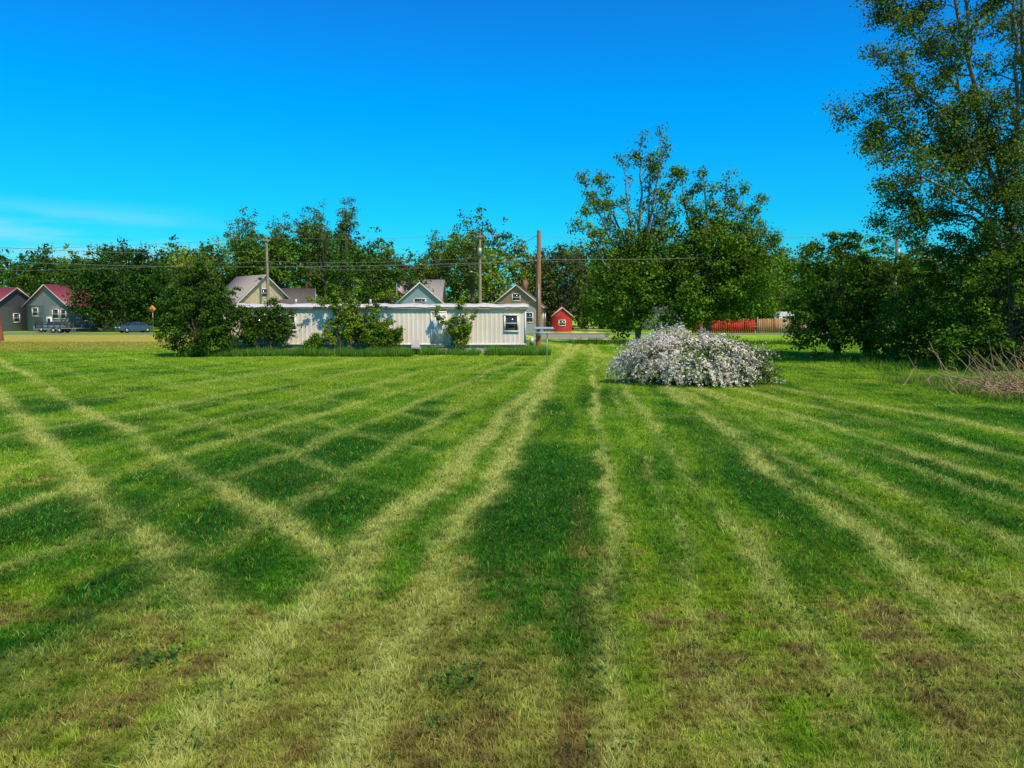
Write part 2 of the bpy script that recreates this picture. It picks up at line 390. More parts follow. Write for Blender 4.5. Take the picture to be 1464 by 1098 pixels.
P=np.concatenate([ell_clumps((16.4,66,6.4),(4.2,4,4.8),290,lo=1.),ell_clumps((20,65.5,5.8),(2.9,3,3.8),160,lo=1.3),ell_clumps((14.2,65,3.8),(3.4,3,3.1),120,lo=.5),ell_clumps((18.5,66,8.2),(2.6,3,2.4),70,lo=1)])
pt.append(cloud(P,.82,82,.24,GM,bvar=.5)); build('deciduous_tree',pt,[M_leaf,M_barkl])

# --- rounded tree / shrubs on the right side
dense_tree('deciduous_tree',(19.8,46,0),2,[((19.8,46,4.2),(2.4,2.4,3.3),1),((22.6,45.5,3.6),(2.3,2.2,2.9),.8),((18.2,45.6,2),(1.6,1.6,2.0),.4),((21,44.6,1.8),(3.2,1.6,1.8),.5)],500,.55,92,.18,GM,tr=.18,lo=.1)
dense_tree('deciduous_shrub',(22.5,39.5,0),2,[((22.6,39.6,3.3),(2.4,2.2,3.6),1),((25.5,39,4.2),(2.6,2.2,3.8),1),((20.8,39.5,1.7),(1.6,1.6,1.9),.4),((28.5,38.5,4),(2.8,2.2,3.8),1)],620,.5,92,.15,(.085,.185,.012),tr=.16,lo=.08)
dense_tree('deciduous_shrub',(22.3,34,0),1.5,[((22.4,34,2.9),(2.0,1.8,3.1),1),((24.6,33.5,3.8),(2.2,2.0,4.1),1),((20.6,34.6,1.5),(1.4,1.4,1.7),.4),((27.5,33,3.6),(2.4,2,3.6),1)],620,.48,92,.14,(.085,.18,.012),tr=.16,lo=.08)
# --- tall tree at the right edge
lim=[]
B=(24.3,36.5,0)
for P,r in [([B,(24.2,36.5,4),(23.2,36,8),(21.6,36,12),(20.3,36,16.5),(19.8,36,19)],.2),
          ([B,(24.6,36.5,4.5),(24.6,36.5,9),(23.8,36.5,14),(23.2,36,19),(23,36,21)],.2),
          ([B,(24.9,36.8,5),(25.8,37,10),(26.2,37,16),(26.8,37,21)],.2),
          ([B,(23.8,36,4),(22.2,35.5,6.8),(19.6,35,8.4),(17.4,35,9.0)],.12),
          ([(23.4,36.2,7.4),(21.4,35.5,10),(19.0,35,12),(17.2,35,13.4)],.09),
          ([(23.4,36.2,6.4),(20.8,36.5,9.6),(18.4,36.4,11),(16.8,36.4,11.4)],.08),
          ([(22.0,36,11),(20.0,36.2,14),(18.6,36.4,15.4),(17.8,36.4,16.6)],.08),
          ([(21.4,36,12.4),(20.4,35.2,15),(20.0,35,18),(20.4,35,20)],.08),
          ([B,(25.6,37,4),(28,37.4,9),(30,37,14),(31,37,18)],.2),
          ([(24.2,36.4,10),(25.0,35,13),(25.2,34,17)],.1),
          ([(23.8,36.4,9),(22.6,34.8,12),(22.0,34.5,16),(22,34.5,19)],.1),
          ([(24.4,36.4,7),(25.2,35,9.5),(26.2,34.6,13)],.1),
          ([(23.6,36.4,7),(22.0,35.6,9.4),(20.6,35.4,10.4),(19.6,35.4,10.8)],.08),
          ([(23.9,36.4,6),(22.6,35.2,8.2),(22.0,35,10.6)],.08),
          ([(24.0,36.4,5),(22.2,37,7.2),(20.2,37.2,7.6),(18.6,37,7.0)],.08)]:
    lim.append((P,r,.035))
pt,cl=limb_tree(lim,l2=2.1,n2=13,n3=5,start=.20,up=.2,more=True)
cl=cl[cl[:,2]>4.5]
pt.append(cloud(cl,.64,38,.125,(.10,.19,.016),yel=.4)); build('deciduous_tree',pt,[M_leaf,M_barkl])

# --- shrubs and vines at the mobile home
dense_tree('deciduous_shrub',(-19.0,45.6,0),1.5,[((-19.0,45.4,2.2),(2.1,1.6,2.4),1),((-18.6,45.6,4.0),(1.1,1.1,1.7),.4),((-17.4,45.8,2.2),(1.2,1.3,2.2),.4),((-19.9,45.6,3.2),(1.0,1,1.4),.2)],430,.42,92,.14,(.055,.125,.010),tr=.12,lo=.05,yel=.1)
def shrub(name,lims,l2,clr,nper,leaf,col,n2=8,n3=3,start=.3,extra=None):
    pt,cl=limb_tree([(P,.05,.015) for P in lims],l2=l2,n2=n2,n3=n3,start=start,up=.3)
    if extra is not None: cl=np.concatenate([cl,extra])
    pt.append(cloud(cl,clr,nper,leaf,col,yel=.35)); return build(name,pt,[M_leaf,M_bark])
def fan(cx,cy,w,h,n):
    o=[]
    for k in range(n):
        a=R.uniform(-1,1); hh=h*R.uniform(.65,1)*(1-.25*abs(a))
        o.append([(cx+a*w*.25,cy,0),(cx+a*w*.4,cy+R.uniform(-.2,.2),hh*.5),(cx+a*w*.5+R.normal()*.1,cy+R.uniform(-.3,.3),hh)])
    return o
shrub('deciduous_shrub',fan(-15.3,48.0,3.4,3.3,13),.65,.30,21,.13,GD,extra=ell_clumps((-15.4,48,1.0),(1.7,.5,1.1),45,lo=.1))
shrub('climbing_vine',fan(-10.8,48.5,2.2,3.3,6)+fan(-9.2,48.5,1.8,2.8,5)+[[(-10.6,48.5,0),(-10.8,48.6,2),(-11.7,48.5,3.3),(-12.4,48.4,3.5)],[(-10.4,48.5,0),(-10.2,48.6,2.4),(-9.9,48.5,4.3)],[(-10.4,48.5,0),(-10.6,48.6,2.4),(-11.1,48.5,3.9)],[(-10,48.5,0),(-9.7,48.6,2.4),(-8.6,48.5,3.4),(-7.7,48.4,3.5)]],.6,.25,19,.13,GL)
shrub('deciduous_shrub',fan(-8.2,48.2,2.4,1.9,8),.45,.26,20,.12,GM)
shrub('deciduous_shrub',fan(-12.4,48.2,1.4,1.3,5),.4,.24,18,.12,GM)
shrub('climbing_vine',fan(-3.5,48.6,1.3,2.6,4)+[[(-3.6,48.6,0),(-4.0,48.6,1.6),(-4.7,48.5,2.7)],[(-3.4,48.6,0),(-3.2,48.6,1.8),(-2.5,48.5,2.5)],[(-3.4,48.6,0),(-3.5,48.6,2.2),(-3.2,48.5,3.4)]],.5,.22,15,.12,GL)

def tallgrass(x0,x1,y0,y1,n,h0,h1,w,cb):
    x=R.uniform(x0,x1,n); y=R.uniform(y0,y1,n)
    keep=fbm(x,y,.8,41,3)>.36; x=x[keep];y=y[keep];n=len(x)
    h=R.uniform(h0,h1,n)*(.4+1.1*fbm(x,y,.7,44,2))
    c=np.array(cb)*R.uniform(.5,1.5,(n,1)); yy=R.random(n)<.2; c[yy]=np.array((.3,.38,.05))*R.uniform(.6,1.3,(yy.sum(),1))
    return blades(x,y,h,np.full(n,w),c,.35)
build('tall_grass',[tallgrass(-20,-6,44.6,48.9,26000,.15,.55,.035,(.06,.20,.02)),tallgrass(-8,-.2,46.4,48.9,10000,.2,.55,.035,(.08,.25,.025)),tallgrass(-1.6,2.4,46.0,49.4,4500,.2,.65,.035,(.08,.25,.025)),
   tallgrass(16.5,30,33,44.5,9000,.15,.4,.03,(.09,.24,.02)),tallgrass(14.0,24,21.0,29,14000,.12,.38,.02,(.20,.28,.05)),tallgrass(5,24,63,67,5000,.2,.6,.04,(.08,.2,.02))],[M_grass])

# --- white flowering bush
parts=[]
C0=np.array((6.62,27.4,0)); fl=[];lf=[];nf=[]
for k in range(840):
    a=R.uniform(0,6.28); big=R.uniform(.70,1.1)
    rx=2.95*big; ry=1.9*big
    rad=R.random()**.55; H=(1.95*math.sqrt(max(0.02,1-rad**2*.82)))*R.uniform(.66,1.16)*(1-.09*math.cos(a)*rad)
    s=C0+np.array([math.cos(a)*rx*rad*.35,math.sin(a)*ry*rad*.35,0.05])
    m=C0+np.array([math.cos(a)*rx*rad*.8,math.sin(a)*ry*rad*.8,H])
    e=C0+np.array([math.cos(a)*rx*min(1,rad+.3),math.sin(a)*ry*min(1,rad+.3),max(.08,H-.35-.8*R.random())])
    t=np.linspace(0,1,9)[:,None]; P=(1-t)**2*s+2*t*(1-t)*(m*1.0+(m-s)*.25)+t**2*e
    P[:,2]=np.maximum(P[:,2],.05)
    if k%3==0:
        v,f=tube(P,np.linspace(.014,.004,9),3); parts.append((v,f,1,(.2,.2,.2)))
    flow=R.uniform(-.2,.3)
    tt=R.uniform(.35,1,66)*8; ii=np.minimum(tt.astype(int),7); Q=P[ii]+(P[ii+1]-P[ii])*(tt-ii)[:,None]
    blotch=fbm(Q[:,0],Q[:,2]*1.3+Q[:,1]*.6,.6,3,3)
    Q=Q+R.normal(size=Q.shape)*.05
    pf=np.clip(.50+flow-.11*(Q[:,0]-6.5)+(blotch-.5)*1.6,.03,.88); isf=R.random(len(Q))<pf
    fl.append(Q[isf]); lf.append(Q[~isf]); nf.append(unit(Q[isf]-C0-[0,0,.3]))
fl=np.concatenate(fl);lf=np.concatenate(lf);nf=np.concatenate(nf)
fl2=np.repeat(fl,2,axis=0)+R.normal(size=(len(fl)*2,3))*.025; nn=unit(np.repeat(nf,2,axis=0)+R.normal(size=fl2.shape)*.5)
wcol=np.array((.85,.78,.66))*R.uniform(.8,1.08,(len(fl2),1)); 
pk=R.random(len(fl2))<.14; wcol[pk]*=np.array((.8,.64,.42))
V,F,C=leafquads(fl2,nn,R.uniform(.045,.09,len(fl2)),wcol,.9); parts.append((V,F,2,C))
lf=lf[lf[:,2]>.03]; nn=unit(unit(lf-C0)+R.normal(size=lf.shape)*.6)
V,F,C=leafquads(lf-nn*.02,nn,R.uniform(.07,.12,len(lf)),np.array((.13,.21,.03))*R.uniform(.4,1.5,(len(lf),1)),.5); parts.append((V,F,0,C))
P=ell_clumps(C0+[0,0,.55],(2.4,1.5,.95),120,lo=.1); parts.append(cloud(P,.3,50,.1,(.05,.1,.012)))
M_pet=attr_mat('petal',0.3,0.6,0.08)
build('white_flowering_bush',parts,[M_leaf,M_bark,M_pet])

# --- dead brush pile
parts=[]
for k in range(340):
    p=np.array((16.2+R.normal()*1.1,22.4+R.normal()*1.1,R.uniform(0,.4)))
    a=R.uniform(0,6.28); el=R.uniform(.0,1.0); L=R.uniform(.7,2.1)
    dv=np.array((math.cos(a)*math.cos(el),math.sin(a)*math.cos(el)*.7,math.sin(el)))
    P=np.array([p,p+dv*L*.35+R.normal(size=3)*.05,p+dv*L*.7+R.normal(size=3)*.08,p+dv*L]); P[:,2]=np.maximum(P[:,2],.02)
    v,f=tube(P,np.linspace(.015,.005,4),4); parts.append((v,f,0,(.3,.3,.3)))
build('dead_brush_pile',parts,[mat('dry_twig',(.46,.29,.16),.9,.5,8)])

# ---------------------------------------------------------------- road etc
def sheet(name,x0,x1,y0,y1,z,m,nx=80):
    xx=np.linspace(x0,x1,nx); V=[];F=[]
    ja=(vn(xx,xx*0,3,2)-.5)*.5; jb=(vn(xx,xx*0+9,3,2)-.5)*.5
    for i,xv in enumerate(xx):
        V+= [(xv,y0+ja[i],z),(xv,y1+jb[i],z)]
        if i: F.append((2*i-2,2*i,2*i+1,2*i-1))
    return build(name,[(V,F,0,(.2,.2,.2))],[m])
M_asph=mat('asphalt',(.21,.195,.175),.9,.3,2)
sheet('road',-600,600,96,103,.02,M_asph,200)
sheet('gravel_driveway',2.5,11,80,95.6,.02,mat('gravel',(.34,.29,.21),.95,.4,6),30)
V=[];F=[]
for k in range(-60,60):
    x0=k*9.; i=len(V); V+=[(x0,99.4,.026),(x0+3,99.4,.026),(x0+3,99.55,.026),(x0,99.55,.026)]; F.append((i,i+1,i+2,i+3))
build('road_marking',[(V,F,0,(.5,.4,.1))],[mat('yellow_paint',(.6,.42,.06),.7)])

# ---------------------------------------------------------------- materials for buildings
M_white=mat('white_trim',(.78,.72,.62),.6,.15,4)
M_offw=mat('house_trim',(.62,.58,.50),.6,.15,4)
M_glass=mat('window_glass',(.03,.035,.04),.08,.3,2,spec=.8)
M_shingle=mat('grey_shingle',(.34,.29,.24),.9,.3,5,bump=.02)
M_shingled=mat('dark_shingle',(.13,.10,.08),.9,.35,5,bump=.02)
M_maroon=mat('maroon_metal_roof',(.26,.05,.06),.5,.25,2)
M_wood=mat('weathered_pole_wood',(.36,.18,.07),.9,.5,3,stretch=(4,4,.3),bump=.01)
M_woodg=mat('grey_pole_wood',(.34,.27,.18),.9,.4,3,stretch=(4,4,.3))
M_metal=mat('galvanised_metal',(.42,.42,.40),.45,.25,4,metal=.5)
M_black=mat('black_rubber',(.02,.02,.02),.8,.2,4)

def empty(name,loc=(0,0,0),rz=0):
    e=bpy.data.objects.new(name,None); e.location=loc; e.rotation_euler=(0,0,rz); link(e); return e

def house(name,x,y,w,dep,eave,ridge,rz,wallm,roofm,front=[],right=[],door=None,ov=.4,gablem=None,chimney=None,trim=None):
    e=empty(name,(x,y,0),rz)
    hw=w/2
    V=[(-hw,0,0),(hw,0,0),(hw,0,eave),(-hw,0,eave),(-hw,dep,0),(hw,dep,0),(hw,dep,eave),(-hw,dep,eave)]
    F=[(0,1,2,3),(5,4,7,6),(1,5,6,2),(4,0,3,7)]
    build('walls',[(V,F,0,(.5,.5,.5))],[wallm],parent=e)
    G=[(-hw,0,eave),(hw,0,eave),(0,0,ridge),(-hw,dep,eave),(hw,dep,eave),(0,dep,ridge)]
    build('gable',[(G,[(0,1,2),(4,3,5)],0,(.5,.5,.5))],[gablem or wallm],parent=e)
    sl=(ridge-eave)/hw; t=.10; parts=[];tr=[]
    for s in (-1,1):
        xo=s*(hw+ov); zo=eave-sl*ov; 
        P=[(0,-ov,ridge+.05),(xo,-ov,zo+.05),(xo,dep+ov,zo+.05),(0,dep+ov,ridge+.05)]
        Q=[(a,b,c+t) for a,b,c in P]
        parts.append((P+Q,[(0,1,2,3),(7,6,5,4),(0,4,5,1),(1,5,6,2),(2,6,7,3),(3,7,4,0)],0,(.5,.5,.5)))
        yb=-ov-.03
        A=[(0,yb,ridge+t+.04),(xo,yb,zo+t+.04),(xo,yb,zo-.02),(0,yb,ridge-.02)]
        Bk=[(a,b-.05,c) for a,b,c in A]
        tr.append((A+Bk,[(0,1,2,3),(7,6,5,4),(0,4,5,1),(1,5,6,2),(2,6,7,3),(3,7,4,0)],0,(.5,.5,.5)))
    build('roof',parts,[roofm],parent=e); build('rake_trim',tr,[trim or M_offw],parent=e)
    fr=[];gl=[]
    for (cx,cz,ww,hh) in front:
        for bx in [((cx,-.04,cz+hh/2+.05),(ww+.26,.08,.1)),((cx,-.04,cz-hh/2-.05),(ww+.26,.08,.1)),((cx-ww/2-.06,-.04,cz),(.12,.08,hh-.02)),((cx+ww/2+.06,-.04,cz),(.12,.08,hh-.02)),((cx,-.035,cz),(ww-.02,.05,.06))]:
            v,f=box(*bx); fr.append((v,f,0,(.5,.5,.5)))
        v,f=box((cx,-.01,cz),(ww,.03,hh)); gl.append((v,f,0,(.1,.1,.1)))
    for (cy,cz,ww,hh) in right:
        for bx in [((hw+.04,cy,cz+hh/2+.05),(.08,ww+.26,.1)),((hw+.04,cy,cz-hh/2-.05),(.08,ww+.26,.1)),((hw+.04,cy-ww/2-.06,cz),(.08,.12,hh-.02)),((hw+.04,cy+ww/2+.06,cz),(.08,.12,hh-.02))]:
            v,f=box(*bx); fr.append((v,f,0,(.5,.5,.5)))
        v,f=box((hw+.01,cy,cz),(.03,ww,hh)); gl.append((v,f,0,(.1,.1,.1)))
    if fr: build('window_frames',fr,[M_white],parent=e); build('window_panes',gl,[M_glass],parent=e)
    if door is not None:
        v,f=box((door,-.03,1.15),(1.0,.07,2.1)); v2,f2=box((door,-.08,1.6),(.5,.03,.7))
        build('door',[(v,f,0,(.5,.5,.5)),(v2,f2,1,(.1,.1,.1))],[M_white,M_glass],parent=e)
    if chimney:
        cx,cy,h=chimney; v,f=box((cx,cy,ridge+h/2-.5),(.6,.6,h+1)); build('chimney',[(v,f,0,(.5,.5,.5))],[mat('brick_ch',(.28,.12,.08),.9)],parent=e)
    return e
M_grey_s=mat('grey_siding',(.32,.31,.29),.7,.12,2,lap=4)
M_dgrey=mat('dark_siding',(.12,.12,.13),.7,.2,2,lap=4)
M_tan=mat('tan_siding',(.76,.56,.36),.7,.12,2,lap=4)
M_blue=mat('pale_blue_siding',(.32,.43,.46),.7,.12,2,lap=4)
M_bluegrey=mat('blue_grey_siding',(.38,.38,.40),.7,.12,2,lap=4)
M_brownsd=mat('brown_siding',(.40,.26,.16),.7,.2,2,lap=4)
M_red=mat('red_board',(.50,.03,.02),.7,.25,3,stretch=(3,3,.3))

house('grey_house',-69.8,114,7.6,11,3.9,6.9,math.radians(-14),M_grey_s,M_maroon,front=[(-2.2,2.9,.9,1.1),(1.5,2.6,1.0,1.3),(2.9,2.6,.8,1.3)],door=.3,right=[(3,2.2,1,1.2),(7,2.2,1,1.2)])
house('grey_house',-75.8,116,9,12,3.7,6.5,math.radians(90-10),M_dgrey,M_maroon,front=[(0,2,1,1.2)],right=[(3,2,1,1.2)])
house('tan_house',-35.6,109.5,8.0,8,4.4,8.1,math.radians(46),M_tan,M_shingle,front=[(0,5.6,.9,1.1),(-2,2.4,1,1.3),(2,2.4,1,1.3)],right=[(3,2.4,1,1.3)],ov=.5)
house('tan_house',-30.2,115,7,7,4.0,6.3,math.radians(90+15),M_tan,M_shingled,front=[(0,2.2,1,1.2)])
house('blue_house',-13.2,109,6.6,10,4.1,7.0,math.radians(3),M_blue,M_shingle,front=[(0,4.3,1.6,.9),(-2,2,1,1.2),(2,2,1,1.2)],gablem=M_blue,trim=M_white)
house('grey_house',-11.2,121,9,8,4.6,7.9,math.radians(90),M_bluegrey,M_shingle,right=[])
house('cottage_house',.6,110,7.4,12,3.7,6.7,math.radians(-6),M_bluegrey,M_shingled,front=[(0,5.0,1.0,.9),(-1.9,2.1,1,1.3),(1.9,2.1,.9,1.3)],door=0.2,gablem=M_brownsd,right=[(3,2.1,1,1.2),(8,2.1,1,1.2)],chimney=(.8,6,1.0))
house('red_shed',7.4,112,2.9,4,2.3,3.5,0,M_red,M_red,front=[(.0,1.3,.8,.7)],ov=.15)
house('grey_house',27.5,126,9,8,3.4,6.2,math.radians(90),M_bluegrey,M_shingled)

# ---------------------------------------------------------------- mobile home
mh=empty('mobile_home',(0,0,0))
x0,x1,yf,yb=-18.7,.9,49.2,53.3
M_mh=mat('ribbed_metal_siding',(.80,.68,.54),.6,.3,1.0,stretch=(1,1,.5),col2=(.70,.58,.44))
M_rust=mat('rusty_fascia',(.42,.24,.11),.8,.3,2,col2=(.62,.52,.40))
M_roofw=mat('white_roof_membrane',(.66,.61,.54),.7,.3,2,col2=(.46,.42,.36))
M_skirt=mat('skirting',(.52,.44,.34),.8,.4,1.5,col2=(.34,.27,.19))
def ribbed(xa,xb,yy,z0,z1,sgn=-1,p=.30,dp=.014):
    n=int((xb-xa)/p); V=[];F=[]
    for i in range(n+1):
        a=xa+i*p
        for t,dd in ((0,0),(.62,0),(.70,dp),(.92,dp),(1.0,0)):
            V+=[(min(a+t*p,xb),yy+sgn*dd,z0),(min(a+t*p,xb),yy+sgn*dd,z1)]
    m=len(V)//2
    for i in range(m-1):
        if V[2*i+2][0]-V[2*i][0]>1e-5: F.append((2*i,2*i+2,2*i+3,2*i+1))
    return V,F
V,F=ribbed(x0,x1,yf,.55,2.85); Vb,Fb=ribbed(x0,x1,yb,.55,2.85,1)
ends=[]
for xe in (x0,x1-.02): 
    v,f=box((xe,(yf+yb)/2,1.7),(.05,yb-yf-.02,2.3)); ends.append((v,f,0,(.5,.5,.5)))
build('siding',[(V,F,0,(.5,.5,.5)),(Vb,Fb,0,(.5,.5,.5))]+ends,[M_mh],parent=mh)
V,F=ribbed(x0+.05,x1-.05,yf+.07,0,.55,p=.5,dp=.02); v,f=box(((x0+x1)/2,(yf+yb)/2+.4,.27),(x1-x0-.2,yb-yf-.8,.5))
build('skirting',[(V,F,0,(.5,.5,.5)),(v,f,0,(.5,.5,.5))],[M_skirt],parent=mh)
pr=[]
v,f=box(((x0+x1)/2,yf-.045,.58),(x1-x0+.06,.05,.10)); pr.append((v,f,0,(.5,.5,.5)))
v,f=box((x1-.03,yf-.045,1.75),(.1,.07,2.2)); pr.append((v,f,0,(.5,.5,.5)))
v,f=box((x0+.03,yf-.045,1.75),(.1,.07,2.2)); pr.append((v,f,0,(.5,.5,.5)))
build('trim',pr,[M_white],parent=mh)
v,f=box(((x0+x1)/2,yf-.09,2.90),(x1-x0+.2,.16,.13)); v2,f2=box((x1+.06,(yf+yb)/2,2.90),(.1,yb-yf,.13))
build('fascia',[(v,f,0,(.5,.5,.5)),(v2,f2,0,(.5,.5,.5))],[M_rust],parent=mh)
nxr=60; prf=[(-.22,2.98),(-.22,3.03),(.5,3.12),(1.2,3.20),(2.05,3.24),(2.9,3.20),(3.6,3.12),(4.4,3.03),(4.4,2.98)]
V=[];F=[]
for i in range(nxr+1):
    xx=x0-.15+(x1-x0+.35)*i/nxr; wv=.025*math.sin(i*.9)+.02*R.normal()
    for a,b in prf: V.append((xx,yf+a,b+wv*(1 if b>3 else .3)))
m=len(prf)
for i in range(nxr):
    for j in range(m-1): F.append((i*m+j,(i+1)*m+j,(i+1)*m+j+1,i*m+j+1))
rp=[(V,F,0,(.5,.5,.5))]
v,f=box((x1+.17,(yf+yb)/2,3.05),(.04,yb-yf+.4,.15)); rp.append((v,f,0,(.5,.5,.5)))
build('roof',rp,[M_roofw],parent=mh)
vp=[]
for vx in (-14.5,-9.5,-5.8): 
    v,f=cyl((vx,51,3.15),(vx,51,3.55),.09); vp.append((v,f,0,(.5,.5,.5)))
build('roof_vents',vp,[M_metal],parent=mh)
fr=[];gl=[]
for cx,cz,ww,hh in [(-.05,1.95,.75,.95),(-16.6,1.95,1.0,.8),(-14.6,1.95,1.0,.8),(-9.6,1.95,1.0,.8)]:
    yy=yf-.06
    for bx in [((cx,yy,cz+hh/2+.05),(ww+.24,.08,.1)),((cx,yy,cz-hh/2-.05),(ww+.24,.08,.1)),((cx-ww/2-.05,yy,cz),(.1,.08,hh-.01)),((cx+ww/2+.05,yy,cz),(.1,.08,hh-.01)),((cx,yy+.005,cz),(ww-.01,.05,.05))]:
        v,f=box(*bx); fr.append((v,f,0,(.5,.5,.5)))
    v,f=box((cx,yf-.04,cz),(ww,.03,hh)); gl.append((v,f,0,(.1,.1,.1)))
build('window_frames',fr,[M_white],parent=mh); build('window_panes',gl,[M_glass],parent=mh)
v,f=box((-4.75,yf-.05,1.62),(.86,.06,2.0)); v2,f2=box((-4.75,yf-.095,2.3),(.3,.02,.3)); v3,f3=box((-4.43,yf-.10,1.55),(.05,.06,.12))
fd=[]
for bx in [((-4.75,yf-.05,2.67),(1.06,.09,.1)),((-5.23,yf-.05,1.62),(.08,.09,2.0)),((-4.27,yf-.05,1.62),(.08,.09,2.0))]:
    a,b=box(*bx); fd.append((a,b,0,(.5,.5,.5)))
build('door',[(v,f,0,(.5,.5,.5)),(v2,f2,1,(.1,.1,.1)),(v3,f3,2,(.1,.1,.1))]+fd,[M_white,M_glass,M_metal],parent=mh)
stp=[]
for k in range(3):
    v,f=box((-4.75,yf-.35-.28*k,.47-.16*k),(1.2,.27,.06)); stp.append((v,f,0,(.3,.3,.3)))
for sx in (-5.3,-4.2):
    v,f=box((sx,yf-.6,.25),(.06,.9,.08)); stp.append((v,f,0,(.3,.3,.3)))
    for sy,hh in ((yf-.3,.45),(yf-.95,.15)):
        v,f=box((sx,sy,hh/2),(.08,.08,hh)); stp.append((v,f,0,(.3,.3,.3)))
build('entry_steps',stp,[M_woodg],parent=mh)

ch=empty('lawn_chair',(-5.95,47.0,0),.4)
cp=[]
for sx in (-.28,.28):
    for P in [[(sx,-.25,0),(sx,.05,.42),(sx,.3,.95)],[(sx,.3,0),(sx,-.2,.42)],[(sx,-.25,.62),(sx,.2,.64)],[(sx,-.25,.42),(sx,-.25,.62)]]:
        v,f=tube(P,[.014]*len(P),6); cp.append((v,f,0,(.5,.5,.5)))
v,f=box((0,-.02,.43),(.54,.46,.02)); cp.append((v,f,1,(.5,.5,.5)))
V=[(-.27,.07,.46),(.27,.07,.46),(.27,.3,.95),(-.27,.3,.95)]; cp.append((V,[(0,1,2,3)],1,(.5,.5,.5)))
build('frame_and_webbing',cp,[M_metal,mat('webbing',(.42,.38,.32),.8)],parent=ch)

# ---------------------------------------------------------------- poles
def pole(name,x,y,h,r,m,arm=None,trans=False,lean=(0,0),armz=.5):
    e=empty(name,(x,y,0)); P=[(0,0,-.2),(lean[0]*.5,lean[1]*.5,h*.5),(lean[0],lean[1],h)]
    v,f=tube(P,[r*1.15,r,r*.75],12); vt,ft=cyl((lean[0],lean[1],h-.01),(lean[0],lean[1],h+.02),r*.75)
    build('pole_shaft',[(v,f,0,(.2,.2,.2)),(vt,ft,0,(.2,.2,.2))],[m],smooth=True,parent=e)
    if arm:
        pp=[]; v,f=box((lean[0],-r-.06,h-armz),(arm,.1,.12)); pp.append((v,f,0,(.2,.2,.2)))
        for s in (-.46,-.2,.2,.46):
            v,f=cyl((s*arm+lean[0],-r-.06,h-armz+.06),(s*arm+lean[0],-r-.06,h-armz+.24),.05,.03,8); pp.append((v,f,1,(.2,.2,.2)))
        build('crossarm',pp,[m,M_metal],parent=e)
    if trans:
        v,f=cyl((.0,-.42,h-3.0),(.0,-.42,h-2.0),.27,.27,16); v2,f2=box((0,-.2,h-2.5),(.12,.3,.1))
        build('transformer',[(v,f,0,(.4,.4,.4)),(v2,f2,0,(.4,.4,.4))],[M_metal],parent=e)
    return e
M_polered=mat('treated_pole_wood',(.26,.08,.03),.85,.4,3,stretch=(4,4,.3))
pole('utility_pole',1.75,49.9,7.95,.17,M_wood)
p=pole('utility_pole',-4.4,105,13.6,.2,M_woodg,arm=1.6,trans=True)
pts_=[(0,-.15,7.6),(-.5,-.6,8.2),(-1.0,-1.2,8.35)]; v,f=tube(pts_,[.04,.04,.035],8); v2,f2=box((-1.15,-1.35,8.3),(.5,.35,.14),.9)
build('lamp_arm',[(v,f,0,(.4,.4,.4)),(v2,f2,0,(.4,.4,.4))],[M_metal],parent=p)
pole('utility_pole',-34.0,106,13.2,.2,M_woodg,arm=1.2)
pole('utility_pole',-48.6,72,9.6,.2,M_polered,lean=(-.75,0))
pole('utility_pole',47.8,95,12.6,.2,M_woodg,arm=2.0,trans=True)
pole('utility_pole',-112,106,12.5,.2,M_woodg,arm=1.2)

def wires(name,spans):
    pp=[]
    for a,b,sag in spans:
        a=np.array(a,float);b=np.array(b,float); t=np.linspace(0,1,24)[:,None]
        P=a+(b-a)*t; P[:,2]-=(4*sag*t*(1-t))[:,0]
        v,f=tube(P,[.02]*24,4); pp.append((v,f,0,(.1,.1,.1)))
    build(name,pp,[mat('wire_alu',(.2,.2,.17),.6)])
T0=(-112,105.8,12.4);T1=(-34,105.8,13.1);T2=(-4.4,104.8,13.5);T4=(47.8,94.8,12.5);T5=(130,95,12.5)
dz=lambda p,z:(p[0],p[1],p[2]-z)
wires('power_line',[(T0,T1,1.2),(T1,T2,.4),(T2,T4,.7),(T4,T5,1),(dz(T0,3.2),dz(T1,3.2),1.0),(dz(T1,3.2),dz(T2,3.2),.4),(dz(T2,3.2),dz(T4,3.0),.8),(dz(T4,3),dz(T5,3),1),
   (dz(T1,3.4),(1.75,49.9,6.2),.9),((-49.3,72,8.9),(-34,105.8,11.4),.5),((-49.3,72,7.6),(1.75,49.9,6.0),.5),((-49.3,72,8.9),(-120,100,9.5),.8),((1.75,49.9,6.1),dz(T4,.8),.7),((1.75,49.9,7.7),(-4.4,104.8,10.4),.4),((1.75,49.9,3.4),(-1.0,50.5,3.3),.1)])

e=empty('electric_meter',(1.75,49.6,0))
v,f=box((0,0,1.35),(.34,.16,.6)); v2,f2=cyl((0,-.08,1.5),(0,-.2,1.5),.11); v3,f3=cyl((.0,.0,1.65),(.0,.0,4.5),.03); v4,f4=box((-.45,.0,.75),(.3,.14,.5)); v5,f5=cyl((-.45,0,0),(-.45,0,.5),.03)
build('meter_box',[(v,f,0,(.4,.4,.4)),(v2,f2,1,(.1,.1,.1)),(v3,f3,0,(.4,.4,.4)),(v4,f4,0,(.4,.4,.4)),(v5,f5,0,(.4,.4,.4))],[M_metal,M_glass],parent=e)
e=empty('bird_feeder',(1.68,36.2,0))
v,f=cyl((0,0,-.1),(0,0,1.75),.022,.022,8)
build('post',[(v,f,0,(.4,.4,.4))],[M_metal],parent=e)
v,f=box((-.15,0,1.66),(.85,.4,.05)); V=[(-.65,-.26,1.80),(.35,-.26,1.80),(.35,.26,1.80),(-.65,.26,1.80),(-.58,0,1.92),(.28,0,1.92)]
F3=[(0,4,3),(1,2,5)]; F4=[(0,1,5,4),(3,4,5,2),(0,3,2,1)]
